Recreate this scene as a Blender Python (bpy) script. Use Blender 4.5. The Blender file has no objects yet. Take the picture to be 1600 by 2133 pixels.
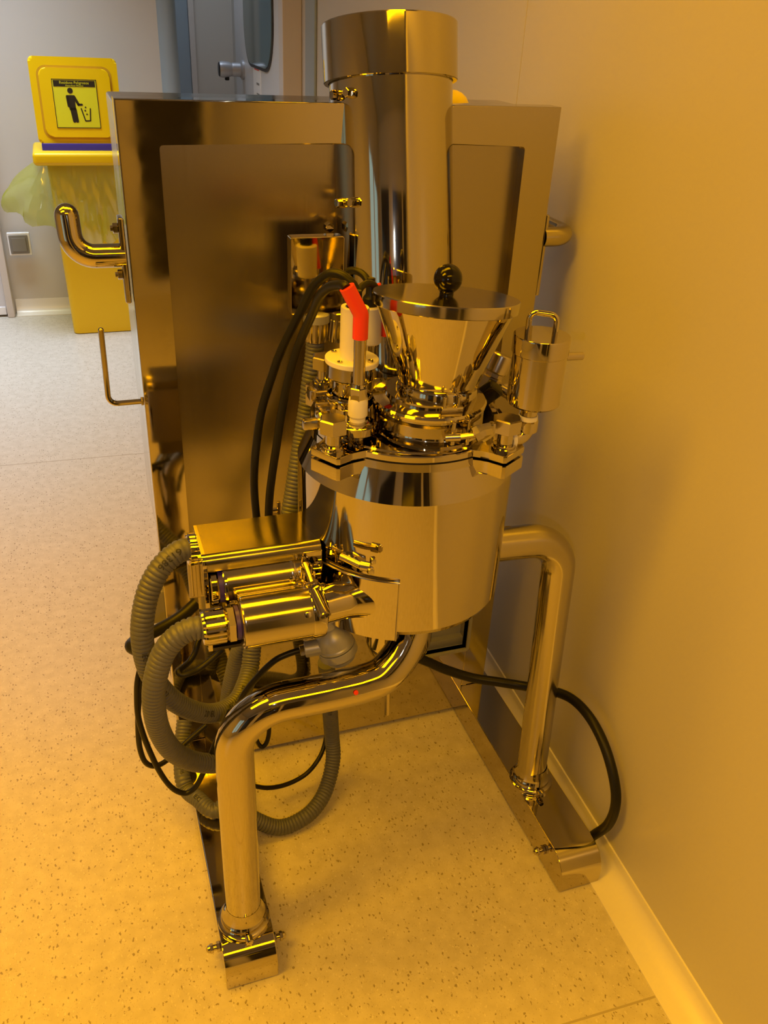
import bpy, bmesh, math, random
from mathutils import Vector, Matrix, Quaternion
from math import pi, sin, cos, radians
random.seed(4)
SC = bpy.context.scene
COL = SC.collection
V = Vector

# ------------------------------------------------------------------ camera
cam_d = bpy.data.cameras.new('camera')
cam = bpy.data.objects.new('camera', cam_d)
COL.objects.link(cam)
RX = ((0.94510778, -0.12513464, 0.30184865), (-0.32340423, -0.49024679, 0.80936258), (0.04670104, -0.862554, -0.50380513))
M = Matrix(((RX[0][0], -RX[0][1], -RX[0][2], 0), (RX[1][0], -RX[1][1], -RX[1][2], 0), (RX[2][0], -RX[2][1], -RX[2][2], 0), (0, 0, 0, 1)))
M.translation = (0, 0, 1.55)
cam.matrix_world = M
cam_d.sensor_fit = 'VERTICAL'
cam_d.sensor_height = 24.0
cam_d.lens = 1780.0 / 2133.0 * 24.0
cam_d.clip_start = 0.02
SC.camera = cam

# ------------------------------------------------------------------ world, lights, exposure
w = bpy.data.worlds.new('world')
SC.world = w
w.use_nodes = True
w.node_tree.nodes['Background'].inputs[0].default_value = (0.8, 0.75, 0.65, 1)
w.node_tree.nodes['Background'].inputs[1].default_value = 0.02
SC.view_settings.view_transform = 'Standard'
SC.view_settings.look = 'None'
SC.view_settings.gamma = 1
SC.view_settings.use_curve_mapping = False
SC.view_settings.exposure = 0.0
AMBER = (1.0, 0.46, 0.0)
WHITE = (0.82, 0.95, 1.12)


def area(name, loc, sx, sy, power, color, spread=160):
    d = bpy.data.lights.new(name, 'AREA')
    d.shape = 'RECTANGLE'
    d.size, d.size_y = sx, sy
    d.energy = power
    d.spread = math.radians(spread)
    d.color = color
    o = bpy.data.objects.new(name, d)
    o.location = loc
    COL.objects.link(o)
    return o


LAMPS = [
    ('amber_ceiling_lamp', (-1.15, 0.55, 2.56), 1.3, 0.42, 43, AMBER),
    ('amber_ceiling_lamp', (-0.9, 1.55, 2.56), 1.3, 0.42, 15, AMBER, 115),
    ('amber_ceiling_lamp', (0.1, -0.75, 2.56), 1.3, 0.42, 25, AMBER),
    ('amber_ceiling_lamp', (0.25, 1.35, 2.56), 1.0, 0.42, 15.5, AMBER),
    ('white_ceiling_lamp', (-0.5, 4.35, 2.56), 1.2, 0.6, 21, WHITE, 98),
    ('white_ceiling_lamp', (-0.8, 3.2, 2.56), 1.2, 0.6, 3, WHITE, 90),
    ('white_ceiling_lamp', (0.75, 5.35, 2.56), 0.4, 0.6, 3, WHITE, 120),
]
for L_ in LAMPS: area(*L_)
ph = bpy.data.lights.new('phone_lamp', 'POINT')
ph.energy = 2.9
ph.color = (0.95, 0.95, 1.0)
ph.shadow_soft_size = 0.004
po = bpy.data.objects.new('phone_lamp', ph)
po.location = (0.012, -0.004, 1.45)
COL.objects.link(po)


# ------------------------------------------------------------------ materials
def srgb(r, g, b):
    f = lambda c: (c / 255 / 12.92) if c / 255 <= .04045 else ((c / 255 + .055) / 1.055) ** 2.4
    return (f(r), f(g), f(b), 1)


def mat(name, base, rough=.5, metal=0., spec=.5, coat=0., trans=0., alpha=1., ior=None):
    m = bpy.data.materials.new(name)
    m.use_nodes = True
    b = m.node_tree.nodes['Principled BSDF']
    b.inputs['Base Color'].default_value = base if len(base) == 4 else (*base, 1)
    b.inputs['Roughness'].default_value = rough
    b.inputs['Metallic'].default_value = metal
    b.inputs['Specular IOR Level'].default_value = spec
    b.inputs['Coat Weight'].default_value = coat
    b.inputs['Transmission Weight'].default_value = trans
    b.inputs['Alpha'].default_value = alpha
    if ior: b.inputs['IOR'].default_value = ior
    return m


def nd(m, t, **kw):
    n = m.node_tree.nodes.new(t)
    for k, v in kw.items(): setattr(n, k, v)
    return n


def ln(m, a, b): m.node_tree.links.new(a, b)


def bsdf(m): return m.node_tree.nodes['Principled BSDF']


def noise(m, scale, detail=3, vec_scale=None, coord='Object'):
    tc = nd(m, 'ShaderNodeTexCoord')
    n = nd(m, 'ShaderNodeTexNoise')
    n.inputs['Scale'].default_value = scale
    n.inputs['Detail'].default_value = detail
    if vec_scale:
        mp = nd(m, 'ShaderNodeMapping')
        mp.inputs['Scale'].default_value = vec_scale
        ln(m, tc.outputs[coord], mp.inputs[0]); ln(m, mp.outputs[0], n.inputs[0])
    else:
        ln(m, tc.outputs[coord], n.inputs[0])
    return n


def bump(m, src, strength, dist=.001):
    b = nd(m, 'ShaderNodeBump')
    b.inputs['Strength'].default_value = strength
    b.inputs['Distance'].default_value = dist
    ln(m, src, b.inputs['Height'])
    ln(m, b.outputs[0], bsdf(m).inputs['Normal'])


def ramp(m, src, stops):
    r = nd(m, 'ShaderNodeValToRGB')
    e = r.color_ramp.elements
    while len(e) > len(stops): e.remove(e[-1])
    while len(e) < len(stops): e.new(.5)
    for i, (p, c) in enumerate(stops):
        e[i].position = p; e[i].color = c if len(c) == 4 else (*c, 1)
    ln(m, src, r.inputs[0])
    return r


def rough_var(m, lo, hi, scale=14):
    n = noise(m, scale, 5)
    r = nd(m, 'ShaderNodeMapRange')
    r.inputs[1].default_value = .35; r.inputs[2].default_value = .7
    r.inputs[3].default_value = lo; r.inputs[4].default_value = hi
    ln(m, n.outputs[0], r.inputs[0]); ln(m, r.outputs[0], bsdf(m).inputs['Roughness'])


STEEL = mat('polished_steel', (.54, .49, .385), .05, 1)
rough_var(STEEL, .03, .085)
bump(STEEL, noise(STEEL, 9, 2).outputs[0], .05, .004)
SATIN = mat('satin_steel', (.50, .455, .365), .17, 1)
rough_var(SATIN, .11, .18)
BRUSH = mat('brushed_steel', (.44, .395, .31), .25, 1)
bsdf(BRUSH).inputs['Anisotropic'].default_value = .75
bsdf(BRUSH).inputs['Anisotropic Rotation'].default_value = 0.0
tgn = nd(BRUSH, 'ShaderNodeTangent', direction_type='RADIAL', axis='Z')
ln(BRUSH, tgn.outputs[0], bsdf(BRUSH).inputs['Tangent'])
brn = noise(BRUSH, 1, 2, (900, 1, 2))
brr = nd(BRUSH, 'ShaderNodeMapRange')
brr.inputs[1].default_value = .3; brr.inputs[2].default_value = .7; brr.inputs[3].default_value = .235; brr.inputs[4].default_value = .265
ln(BRUSH, brn.outputs[0], brr.inputs[0]); ln(BRUSH, brr.outputs[0], bsdf(BRUSH).inputs['Roughness'])
COVER = mat('dull_cover_steel', (.36, .33, .27), .19, 1)
rough_var(COVER, .15, .24)
DULL = mat('machined_steel', (.52, .47, .38), .22, 1)
ALU = mat('cast_aluminium', (.38, .39, .42), .40, .35)
BLACK = mat('black_rubber', (.008, .008, .008), .42, spec=.3)
BAKE = mat('black_bakelite', (.006, .005, .005), .12, spec=.35)
DARK = mat('dark_gap', (.03, .025, .02), .5)
HOSE = mat('grey_conduit_plastic', (.098, .104, .150), .45)
INK = mat('black_print', (.01, .01, .01), .6)
PTFE = mat('white_plastic', (.80, .78, .72), .4)
RED = mat('red_silicone', (.80, .045, .012), .38)
BLUE = mat('blue_gasket', (.05, .03, .30), .4)
WALLM = mat('wall_panel_enamel', (.60, .575, .53), .38, spec=.5)
bump(WALLM, noise(WALLM, 160, 2).outputs[0], .04, .001)
CEILM = mat('ceiling_paint', (.34, .33, .31), .6)
COVE = mat('white_cove_profile', (.82, .79, .72), .28)
TRIM = mat('blue_grey_trim', (.30, .37, .43), .4)
DOORM = mat('door_enamel', (.66, .66, .68), .35)
FRAMEM = mat('door_frame_enamel', (.62, .57, .53), .4)
YEL = mat('yellow_plastic', (.82, .53, .001), .36, spec=.35)
YELDOME = mat('bright_yellow_plastic', (.85, .70, .01), .35)
STICK = mat('sticker_yellow', (.72, .66, .012), .25)
SBLK = mat('sticker_black', (.018, .014, .008), .35)
VIOLET = mat('blue_strip', (.05, .035, .30), .25)
SOCK = mat('grey_socket_plastic', (.21, .20, .18), .35)
LABELM = mat('white_label', (.85, .85, .86), .4)
GLASS = mat('door_pane_glass', (.10, .15, .15), .06, spec=.7)
SKYPANEL = mat('lit_corridor', (.2, .28, .3), .5)
bsdf(SKYPANEL).inputs['Emission Color'].default_value = (.42, .62, .68, 1)
bsdf(SKYPANEL).inputs['Emission Strength'].default_value = .8

COLS = STEEL.copy()
COLS.name = 'scratched_polished_steel'
bsdf(COLS).inputs['Coat Weight'].default_value = .55
bsdf(COLS).inputs['Coat Roughness'].default_value = .2

# speckled vinyl floor
FLOOR = mat('speckled_vinyl', (.6, .55, .47), .33, spec=.4)
tc = nd(FLOOR, 'ShaderNodeTexCoord')
base = noise(FLOOR, 34, 4)
cr = ramp(FLOOR, base.outputs[0], [(.35, (.56, .515, .43)), (.65, (.63, .585, .50))])
prev = cr.outputs[0]
for sc_, thr, colr, seed in ((138, .13, (.22, .17, .11), 0), (320, .11, (.27, .21, .14), 7), (170, .12, (.72, .68, .60), 3)):
    mp = nd(FLOOR, 'ShaderNodeMapping')
    mp.inputs['Location'].default_value = (seed * 1.37, seed * .71, 0)
    mp.inputs['Rotation'].default_value = (0, 0, seed * .4)
    mp.inputs['Scale'].default_value = (1, .62, 1)
    wn = nd(FLOOR, 'ShaderNodeTexNoise'); wn.inputs['Scale'].default_value = sc_ * 1.3
    ln(FLOOR, tc.outputs['Object'], mp.inputs[0]); ln(FLOOR, mp.outputs[0], wn.inputs[0])
    mixv = nd(FLOOR, 'ShaderNodeMixRGB'); mixv.blend_type = 'ADD'; mixv.inputs[0].default_value = .009
    ln(FLOOR, mp.outputs[0], mixv.inputs[1]); ln(FLOOR, wn.outputs['Color'], mixv.inputs[2])
    vo = nd(FLOOR, 'ShaderNodeTexVoronoi'); vo.inputs['Scale'].default_value = sc_
    ln(FLOOR, mixv.outputs[0], vo.inputs['Vector'])
    lt = nd(FLOOR, 'ShaderNodeMath', operation='LESS_THAN'); lt.inputs[1].default_value = thr * 1.9
    ln(FLOOR, vo.outputs['Distance'], lt.inputs[0])
    sep = nd(FLOOR, 'ShaderNodeSeparateColor'); ln(FLOOR, vo.outputs['Color'], sep.inputs[0])
    gt = nd(FLOOR, 'ShaderNodeMath', operation='GREATER_THAN'); gt.inputs[1].default_value = .58
    ln(FLOOR, sep.outputs[0], gt.inputs[0])
    mu = nd(FLOOR, 'ShaderNodeMath', operation='MULTIPLY'); ln(FLOOR, lt.outputs[0], mu.inputs[0]); ln(FLOOR, gt.outputs[0], mu.inputs[1])
    m8 = nd(FLOOR, 'ShaderNodeMath', operation='MULTIPLY'); m8.inputs[1].default_value = .75; ln(FLOOR, mu.outputs[0], m8.inputs[0])
    mx = nd(FLOOR, 'ShaderNodeMixRGB'); ln(FLOOR, m8.outputs[0], mx.inputs[0]); ln(FLOOR, prev, mx.inputs[1])
    mx.inputs[2].default_value = (*colr, 1)
    prev = mx.outputs[0]
ln(FLOOR, prev, bsdf(FLOOR).inputs['Base Color'])
bump(FLOOR, noise(FLOOR, 220, 2).outputs[0], .05, .001)

# thin translucent film of the bin liner
FILM = bpy.data.materials.new('translucent_liner_film')
FILM.use_nodes = True
nt = FILM.node_tree
nt.nodes.clear()
out = nt.nodes.new('ShaderNodeOutputMaterial')
tr = nt.nodes.new('ShaderNodeBsdfTransparent'); tr.inputs[0].default_value = (.93, .93, .50, 1)
tl = nt.nodes.new('ShaderNodeBsdfTranslucent'); tl.inputs[0].default_value = (.52, .58, .09, 1)
gl = nt.nodes.new('ShaderNodeBsdfGlossy'); gl.inputs['Roughness'].default_value = .12; gl.inputs[0].default_value = (1, 1, .9, 1)
di = nt.nodes.new('ShaderNodeBsdfDiffuse'); di.inputs[0].default_value = (.55, .58, .10, 1)
a1 = nt.nodes.new('ShaderNodeMixShader'); a1.inputs[0].default_value = .5
a2 = nt.nodes.new('ShaderNodeMixShader'); a2.inputs[0].default_value = .47
a3 = nt.nodes.new('ShaderNodeMixShader'); a3.inputs[0].default_value = .13
nt.links.new(tl.outputs[0], a1.inputs[1]); nt.links.new(di.outputs[0], a1.inputs[2])
nt.links.new(tr.outputs[0], a2.inputs[1]); nt.links.new(a1.outputs[0], a2.inputs[2])
nt.links.new(a2.outputs[0], a3.inputs[1]); nt.links.new(gl.outputs[0], a3.inputs[2])
nt.links.new(a3.outputs[0], out.inputs[0])


# ------------------------------------------------------------------ mesh helpers
def frame(axis):
    n = V(axis).normalized()
    a = n.cross(V((0, 1, 0)) if abs(n.y) < .9 else V((1, 0, 0))).normalized()
    return n, a, n.cross(a)


class MB:
    """collects shapes into one bmesh"""

    def __init__(s): s.bm = bmesh.new()

    def box(s, lo, hi, bev=0., seg=2):
        r = bmesh.ops.create_cube(s.bm, size=1)
        vs = r['verts']
        for v in vs:
            v.co = V([lo[i] + (v.co[i] + .5) * (hi[i] - lo[i]) for i in range(3)])
        if bev:
            es = list({e for v in vs for e in v.link_edges})
            bmesh.ops.bevel(s.bm, geom=es, offset=bev, segments=seg, profile=.5, affect='EDGES')
        return s

    def lathe(s, prof, org, axis=(0, 0, 1), seg=32, phase=0., squash=1.):
        n, a, b = frame(axis)
        org = V(org)
        rings = []
        for r, z in prof:
            if r < 1e-6:
                rings.append([s.bm.verts.new(org + n * z)])
            else:
                rings.append([s.bm.verts.new(org + n * z + a * (r * cos(2 * pi * k / seg + phase)) + b * (r * squash * sin(2 * pi * k / seg + phase))) for k in range(seg)])
        for A, B in zip(rings, rings[1:]):
            if len(A) == 1 and len(B) == 1: continue
            for k in range(seg):
                j = (k + 1) % seg
                if len(A) == 1: f = (A[0], B[k], B[j])
                elif len(B) == 1: f = (A[k], A[j], B[0])
                else: f = (A[k], A[j], B[j], B[k])
                try: s.bm.faces.new(f)
                except ValueError: pass
        return s

    def cyl(s, p0, p1, r, seg=24, r1=None, bev=0.):
        p0, p1 = V(p0), V(p1)
        L = (p1 - p0).length
        r1 = r if r1 is None else r1
        pr = [(0, 0), (r - bev, 0)] + ([(r, bev), (r1, L - bev)] if bev else [(r1, L)]) + ([(r1 - bev, L)] if bev else []) + [(0, L)]
        return s.lathe(pr, p0, p1 - p0, seg)

    def hexa(s, p0, p1, R, phase=0.):
        p0, p1 = V(p0), V(p1)
        L = (p1 - p0).length
        c = R * .12
        return s.lathe([(0, 0), (R - c, 0), (R, c * .6), (R, L - c * .6), (R - c, L), (0, L)], p0, p1 - p0, 6, phase)

    def ball(s, c, r, seg=20, sq=(1, 1, 1)):
        n = seg // 2
        pr = [(r * sin(pi * i / n), -r * cos(pi * i / n)) for i in range(n + 1)]
        pr[0] = (0, -r); pr[-1] = (0, r)
        return s.lathe(pr, c, (0, 0, 1), seg)

    def tube(s, pts, rad, seg=14, ends=True, close=False):
        pts = [V(p) for p in pts]
        N = len(pts)
        T = [((pts[(i + 1) % N] - pts[i - 1]) if close else (pts[min(i + 1, N - 1)] - pts[max(i - 1, 0)])).normalized() for i in range(N)]
        n, a, b = frame(T[0])
        rings = []
        for i in range(N):
            if i:
                q = T[i - 1].rotation_difference(T[i])
                a = q @ a
                a = (a - T[i] * a.dot(T[i])).normalized()
            b = T[i].cross(a)
            r = rad[i] if hasattr(rad, '__len__') else rad
            rings.append([s.bm.verts.new(pts[i] + a * (r * cos(2 * pi * k / seg)) + b * (r * sin(2 * pi * k / seg))) for k in range(seg)])
        rr = list(zip(rings, rings[1:])) + ([(rings[-1], rings[0])] if close else [])
        for A, B in rr:
            for k in range(seg):
                j = (k + 1) % seg
                s.bm.faces.new((A[k], A[j], B[j], B[k]))
        if ends and not close:
            s.bm.faces.new(rings[0][::-1]); s.bm.faces.new(rings[-1])
        return s

    def prism(s, poly, lo, hi, axis='y', bev=0.):
        """extrudes an outline along an axis; outline coordinates are the other two axes in order"""
        def P(u, v, t): return V((u, t, v)) if axis == 'y' else (V((t, u, v)) if axis == 'x' else V((u, v, t)))
        A = [s.bm.verts.new(P(u, v, lo)) for u, v in poly]
        B = [s.bm.verts.new(P(u, v, hi)) for u, v in poly]
        n = len(poly)
        fs = [s.bm.faces.new(A), s.bm.faces.new(B[::-1])]
        side = [s.bm.faces.new((A[k], B[k], B[(k + 1) % n], A[(k + 1) % n])) for k in range(n)]
        if bev:
            es = [e for f in fs for e in f.edges]
            bmesh.ops.bevel(s.bm, geom=list(set(es)), offset=bev, segments=2, profile=.5, affect='EDGES')
        return s

    def grid(s, fn, nu, nv, close_u=False):
        g = [[s.bm.verts.new(fn(i / (nu if close_u else nu - 1), j / (nv - 1))) for j in range(nv)] for i in range(nu)]
        for i in range(nu if close_u else nu - 1):
            for j in range(nv - 1):
                k = (i + 1) % nu
                s.bm.faces.new((g[i][j], g[k][j], g[k][j + 1], g[i][j + 1]))
        return s

    def xf(s, mtx):
        bmesh.ops.transform(s.bm, matrix=mtx, verts=s.bm.verts)
        return s


def smooth_path(pts, n=8, close=False):
    pts = [V(p) for p in pts]
    out = []
    N = len(pts)
    for i in range(N if close else N - 1):
        p0 = pts[i - 1] if (i or close) else pts[0] * 2 - pts[1]
        p1, p2 = pts[i], pts[(i + 1) % N]
        p3 = pts[(i + 2) % N] if (i + 2 < N or close) else p2 * 2 - p1
        for k in range(n):
            t = k / n
            out.append(.5 * ((2 * p1) + (p2 - p0) * t + (2 * p0 - 5 * p1 + 4 * p2 - p3) * t * t + (3 * p1 - p0 - 3 * p2 + p3) * t ** 3))
    if not close: out.append(pts[-1])
    return out


def bend_path(pts, rad, n=8):
    """polyline with rounded corners"""
    pts = [V(p) for p in pts]
    out = [pts[0]]
    for i in range(1, len(pts) - 1):
        a, b, c = pts[i - 1], pts[i], pts[i + 1]
        r = rad[i - 1] if hasattr(rad, '__len__') else rad
        d0, d1 = (a - b).normalized(), (c - b).normalized()
        ang = d0.angle(d1)
        t = r / math.tan(ang / 2)
        s0, s1 = b + d0 * t, b + d1 * t
        ctr = b + (d0 + d1).normalized() * (r / sin(ang / 2))
        v0, v1 = s0 - ctr, s1 - ctr
        ax = v0.cross(v1).normalized()
        tot = v0.angle(v1)
        for k in range(n + 1):
            out.append(ctr + Quaternion(ax, tot * k / n) @ v0)
    out.append(pts[-1])
    return out


def arclen(path):
    s = [0.]
    for a, b in zip(path, path[1:]): s.append(s[-1] + (b - a).length)
    return s


def resample(path, step):
    s = arclen(path)
    out = []
    n = max(2, int(s[-1] / step))
    j = 0
    for i in range(n + 1):
        d = s[-1] * i / n
        while j < len(s) - 2 and s[j + 1] < d: j += 1
        t = (d - s[j]) / max(1e-9, s[j + 1] - s[j])
        out.append(path[j].lerp(path[j + 1], t))
    return out


def obj(name, mb, m, parent=None, label=None, sharp=32, origin=None, kind=None):
    """links the collected shapes as ONE mesh object under its thing or part"""
    bm = mb.bm
    bmesh.ops.remove_doubles(bm, verts=bm.verts, dist=1e-6)
    bmesh.ops.recalc_face_normals(bm, faces=bm.faces)
    org = V((0, 0, 0))
    p = parent
    while p is not None:
        org += V(p.location); p = p.parent
    loc = V((0, 0, 0)) if origin is None else V(origin) - org
    bmesh.ops.translate(bm, vec=-(org + loc), verts=bm.verts)
    me = bpy.data.meshes.new(name)
    bm.to_mesh(me)
    bm.free()
    for q in me.polygons: q.use_smooth = True
    me.set_sharp_from_angle(angle=radians(sharp))
    me.materials.append(m)
    o = bpy.data.objects.new(name, me)
    if sharp < 60:
        wn_ = o.modifiers.new('weighted_normals', 'WEIGHTED_NORMAL')
        wn_.keep_sharp = True
        wn_.weight = 80
    COL.objects.link(o)
    o.parent = parent
    o.location = loc
    if label: o['label'] = label
    if kind: o['kind'] = kind
    return o


def thing(name, label, cat, loc, group=None):
    o = bpy.data.objects.new(name, None)
    o.empty_display_size = .05
    COL.objects.link(o)
    o.location = loc
    o['label'] = label
    o['category'] = cat
    if group: o['group'] = group
    return o


def tag(o, label, cat, group=None):
    o['label'] = label
    o['category'] = cat
    if group: o['group'] = group
    return o


def copy_to(o, vec, parent=None, rot=None):
    """a copy of a part (shared mesh) shifted by vec, with copies of its sub-parts"""
    c = o.copy()
    COL.objects.link(c)
    if parent is not None: c.parent = parent
    c.location = o.location + V(vec)
    if rot is not None: c.rotation_euler = rot
    for ch in list(o.children):
        d = ch.copy()
        COL.objects.link(d)
        d.parent = c
    return c


def text_mesh(txt, size, align='CENTER'):
    cu = bpy.data.curves.new('lettering', 'FONT')
    cu.body = txt
    cu.size = size
    cu.align_x = align
    cu.align_y = 'CENTER'
    cu.resolution_u = 2
    o = bpy.data.objects.new('lettering', cu)
    COL.objects.link(o)
    bpy.context.view_layer.update()
    dg = bpy.context.evaluated_depsgraph_get()
    me = bpy.data.meshes.new_from_object(o.evaluated_get(dg))
    vs = [v.co.copy() for v in me.vertices]
    fs = [tuple(p.vertices) for p in me.polygons]
    bpy.data.objects.remove(o)
    bpy.data.curves.remove(cu)
    bpy.data.meshes.remove(me)
    return vs, fs


def add_faces(mb, vs, fs):
    b = [mb.bm.verts.new(v) for v in vs]
    for f in fs:
        try: mb.bm.faces.new([b[i] for i in f])
        except ValueError: pass
    return mb


# ------------------------------------------------------------------ the room (its own frame, turned a little against the machine)
ROOM = Matrix.Translation((0.914, 0.825, 0)) @ Matrix.Rotation(-0.033, 4, 'Z')


def room(name, mb, m, sharp=32, parent=None, kind='structure', label=None):
    if parent is None:
        o = obj(name, mb, m, None, label, sharp, kind=kind)
        o.matrix_world = ROOM
    else:
        bm = mb
        me_o = obj(name, mb, m, None, label, sharp)
        me_o.parent = parent
        o = me_o
    return o


LY0, LYB, LYR, LX0, HC = -3.2, 4.22, 5.25, -4.2, 2.6
room('floor', MB().box((LX0 - .1, LY0 - .1, -.1), (.12, LYR + .1, 0)), FLOOR)
room('ceiling', MB().box((LX0 - .1, LY0 - .1, HC), (.12, LYR + .1, HC + .1)), CEILM)
SEAM = 1.03
wr = room('wall_right', MB().box((.012, LY0, 0), (.1, LYR, HC)), DARK)
for a, b in ((LY0, SEAM - 2.3), (SEAM - 2.3, SEAM), (SEAM, 2.93), (2.93, LYR)):
    room('panel', MB().box((0, a + .0008, .0), (.02, b - .0008, HC), .0012), WALLM, parent=wr)
room('wall_back', MB().box((LX0, LYB, 0), (-.48, LYB + .1, HC)).box((-.50, LYB + .1, 0), (-.48, LYR, HC)), WALLM)
room('wall_recess', MB().box((-.50, LYR, 0), (.1, LYR + .1, HC)), WALLM)
room('wall_left', MB().box((LX0 - .1, LY0, 0), (LX0, LYB, HC)), WALLM)
wf = room('wall_front', MB().box((LX0, LY0 - .1, 0), (.1, LY0, HC)), WALLM)
DARKPANE = mat('added_dark_panel', (.025, .022, .02), .12)  # unseen dark panes, added to give the polished steel dark reflections
for a, b in ((-3.7, -2.35), (-1.75, -.55)):
    room('added_dark_pane', MB().box((a, LY0, .12), (b, LY0 + .03, 2.15), .004), DARKPANE, parent=wf)
room('added_dark_pane', MB().box((-.42, LY0, .12), (-.05, LY0 + .03, 2.15), .004), DARKPANE, parent=wf)
# rounded aluminium corner and blue-grey strips of the recess
room('trim_1', MB().cyl((-.48, LYB + .02, .09), (-.48, LYB + .02, HC), .05, 24), TRIM, 40)
room('trim_2', MB().box((-.40, LYR - .03, 0), (-.27, LYR, HC), .004), TRIM)
room('trim_3', MB().box((-.27, LYR - .05, 0), (-.235, LYR, HC), .004), FRAMEM)
room('trim_4', MB().box((-.012, 2.94, .06), (0, 3.11, HC), .005), TRIM)  # blue in this colour stands in for white light from the back
room('trim_5', MB().box((-.085, 3.22, .06), (0, 3.31, HC), .006), FRAMEM)
fl_ = bpy.data.objects['floor']
SEAMM = mat('floor_weld', (.42, .37, .29), .4)
for y_ in (-.15, 2.31):
    room('weld_seam', MB().box((LX0, y_, -.001), (-.05, y_ + .004, .0003)), SEAMM, parent=fl_)
# coves
ARC = [(-.066 + .0 * i, 0) for i in range(1)]


def cove(w_, h_, n=8):
    p = [(0, 0)]
    pts = [(-w_, 0), (-w_, .003)]
    for i in range(1, n + 1):
        t = i / n * pi / 2
        pts.append((-w_ + w_ * .93 * sin(t) ** .75, .003 + h_ * (1 - cos(t) ** .8)))
    pts += [(-.004, h_ + .006), (0, h_ + .006)]
    return p + pts


mb = MB()
prof = cove(.068, .036)
mb.prism([(x, z) for x, z in prof], LY0, 2.93, 'y')
room('baseboard_right', mb, COVE, 50)
mb = MB()
mb.prism([(LYB + x, z) for x, z in cove(.06, .075)], -1.41, -.535, 'x')
room('baseboard_back', mb, COVE, 50)

# door at the back left
dr = room('door_1', MB().box((-2.36, LYB - .045, .012), (-1.452, LYB + .0, 2.1), .004), DOORM)
for a, b in ((-1.455, -1.418), (-2.41, -2.36)):
    room('door_frame', MB().box((a, LYB - .075, 0), (b, LYB, 2.16), .006), FRAMEM, parent=dr)
room('kick_strip', MB().box((-2.35, LYB - .055, .012), (-1.46, LYB - .044, .055), .003), LABELM, parent=dr)
# door in the right wall beyond the machine
d2 = room('door_2', MB().box((-.045, 3.42, .012), (-.001, 4.85, 2.1), .004), DOORM)


def rrect(cu, cv, hw, hh, r, n=8):
    o = []
    for k, (sx, sy) in enumerate(((1, 1), (-1, 1), (-1, -1), (1, -1))):
        for i in range(n + 1):
            t = (k + i / n) * pi / 2
            o.append((cu + sx * (hw - r) + r * cos(t), cv + sy * (hh - r) + r * sin(t)))
    return o


room('window_gasket', MB().prism(rrect(4.05, 1.70, .425, .43, .21), -.051, -.044, 'x'), DARK, parent=d2)
room('pane', MB().prism(rrect(4.05, 1.70, .41, .415, .20), -.054, -.050, 'x'), GLASS, parent=d2)
room('lock_rose', MB().lathe([(0, 0), (.05, 0), (.05, .012), (.04, .02), (0, .02)], (-.045, 4.56, 1.235), (-1, 0, 0)), ALU, parent=d2)
kn = room('door_knob', MB().lathe([(0, 0), (.036, 0), (.036, .045), (.033, .05), (.038, .065), (.042, .10), (.039, .118), (.034, .12)], (-.062, 4.56, 1.235), (-1, 0, 0)), ALU, parent=d2)
room('knob_cap', MB().lathe([(0, 0), (.036, 0), (.036, .006), (.030, .009), (0, .009)], (-.178, 4.56, 1.235), (-1, 0, 0)), BAKE, parent=d2)
room('thumb_turn', MB().cyl((-.14, 4.56, 1.20), (-.14, 4.56, 1.18), .013, 14, bev=.003), BAKE, parent=d2)
room('notice_label', MB().box((-.0475, 4.0, 1.06), (-.0447, 4.22, 1.285), .0005), LABELM, parent=d2)
for za, zb, mm in ((1.262, 1.268, RED), (1.20, 1.205, SOCK), (1.195, 1.199, SOCK), (1.15, 1.156, SOCK)):
    room('printed_line', MB().box((-.0482, 4.04, za), (-.0474, 4.18 if mm is RED else 4.12, zb)), mm, parent=d2)
# lit corridor window in the wall left of the photographer
wn = room('window_1', MB().box((LX0, -2.7, .5), (LX0 + .02, -1.35, 2.0)), SKYPANEL)
for a, b in ((-2.78, -2.7), (-2.08, -1.95), (-1.35, -1.27)):
    room('window_frame', MB().box((LX0, a, .45), (LX0 + .05, b, 2.05), .005), FRAMEM, parent=wn)
for p_ in wn.children: pass

# socket on the back wall
so = thing('wall_socket', 'grey electrical socket with pale surround on the back wall beside the yellow bin', 'socket', (-.285, 5.02, .39))
obj('surround', MB().box((-.340, 5.022, .335), (-.228, 5.05, .452), .004), LABELM, so)
obj('cover', MB().box((-.332, 5.012, .345), (-.238, 5.030, .442), .004), SOCK, so)
obj('flap', MB().box((-.322, 5.006, .358), (-.248, 5.016, .430), .004), SOCK, so)

# ------------------------------------------------------------------ yellow waste bin
bn = thing('waste_bin', 'tall yellow hazardous waste bin with its square lid tilted up against the back wall', 'bin', (.09, 4.80, 0))
BT = lambda t: (1 - .0 * t)
mb = MB()
bp = [(-.083, 4.65, 0, .93), ]
mb.bm.verts.ensure_lookup_table()
lo, hi = (-.078, 4.655), (.262, 4.965)
b0 = rrect((lo[0] + hi[0]) / 2, (lo[1] + hi[1]) / 2, (hi[0] - lo[0]) / 2 - .012, (hi[1] - lo[1]) / 2 - .012, .03, 4)
b1 = rrect((lo[0] + hi[0]) / 2, (lo[1] + hi[1]) / 2, (hi[0] - lo[0]) / 2 + .006, (hi[1] - lo[1]) / 2 + .003, .03, 4)
A = [mb.bm.verts.new((x, y, .004)) for x, y in b0]
B = [mb.bm.verts.new((x, y, .86)) for x, y in b1]
mb.bm.faces.new(A[::-1])
mb.bm.faces.new(B)
for k in range(len(A)):
    j = (k + 1) % len(A)
    mb.bm.faces.new((A[k], A[j], B[j], B[k]))
obj('bin_body', mb, YEL, bn)
obj('bin_rim', MB().box((-.142, 4.615, .845), (.326, 4.99, .905), .018, 4), YEL, bn)
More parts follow.
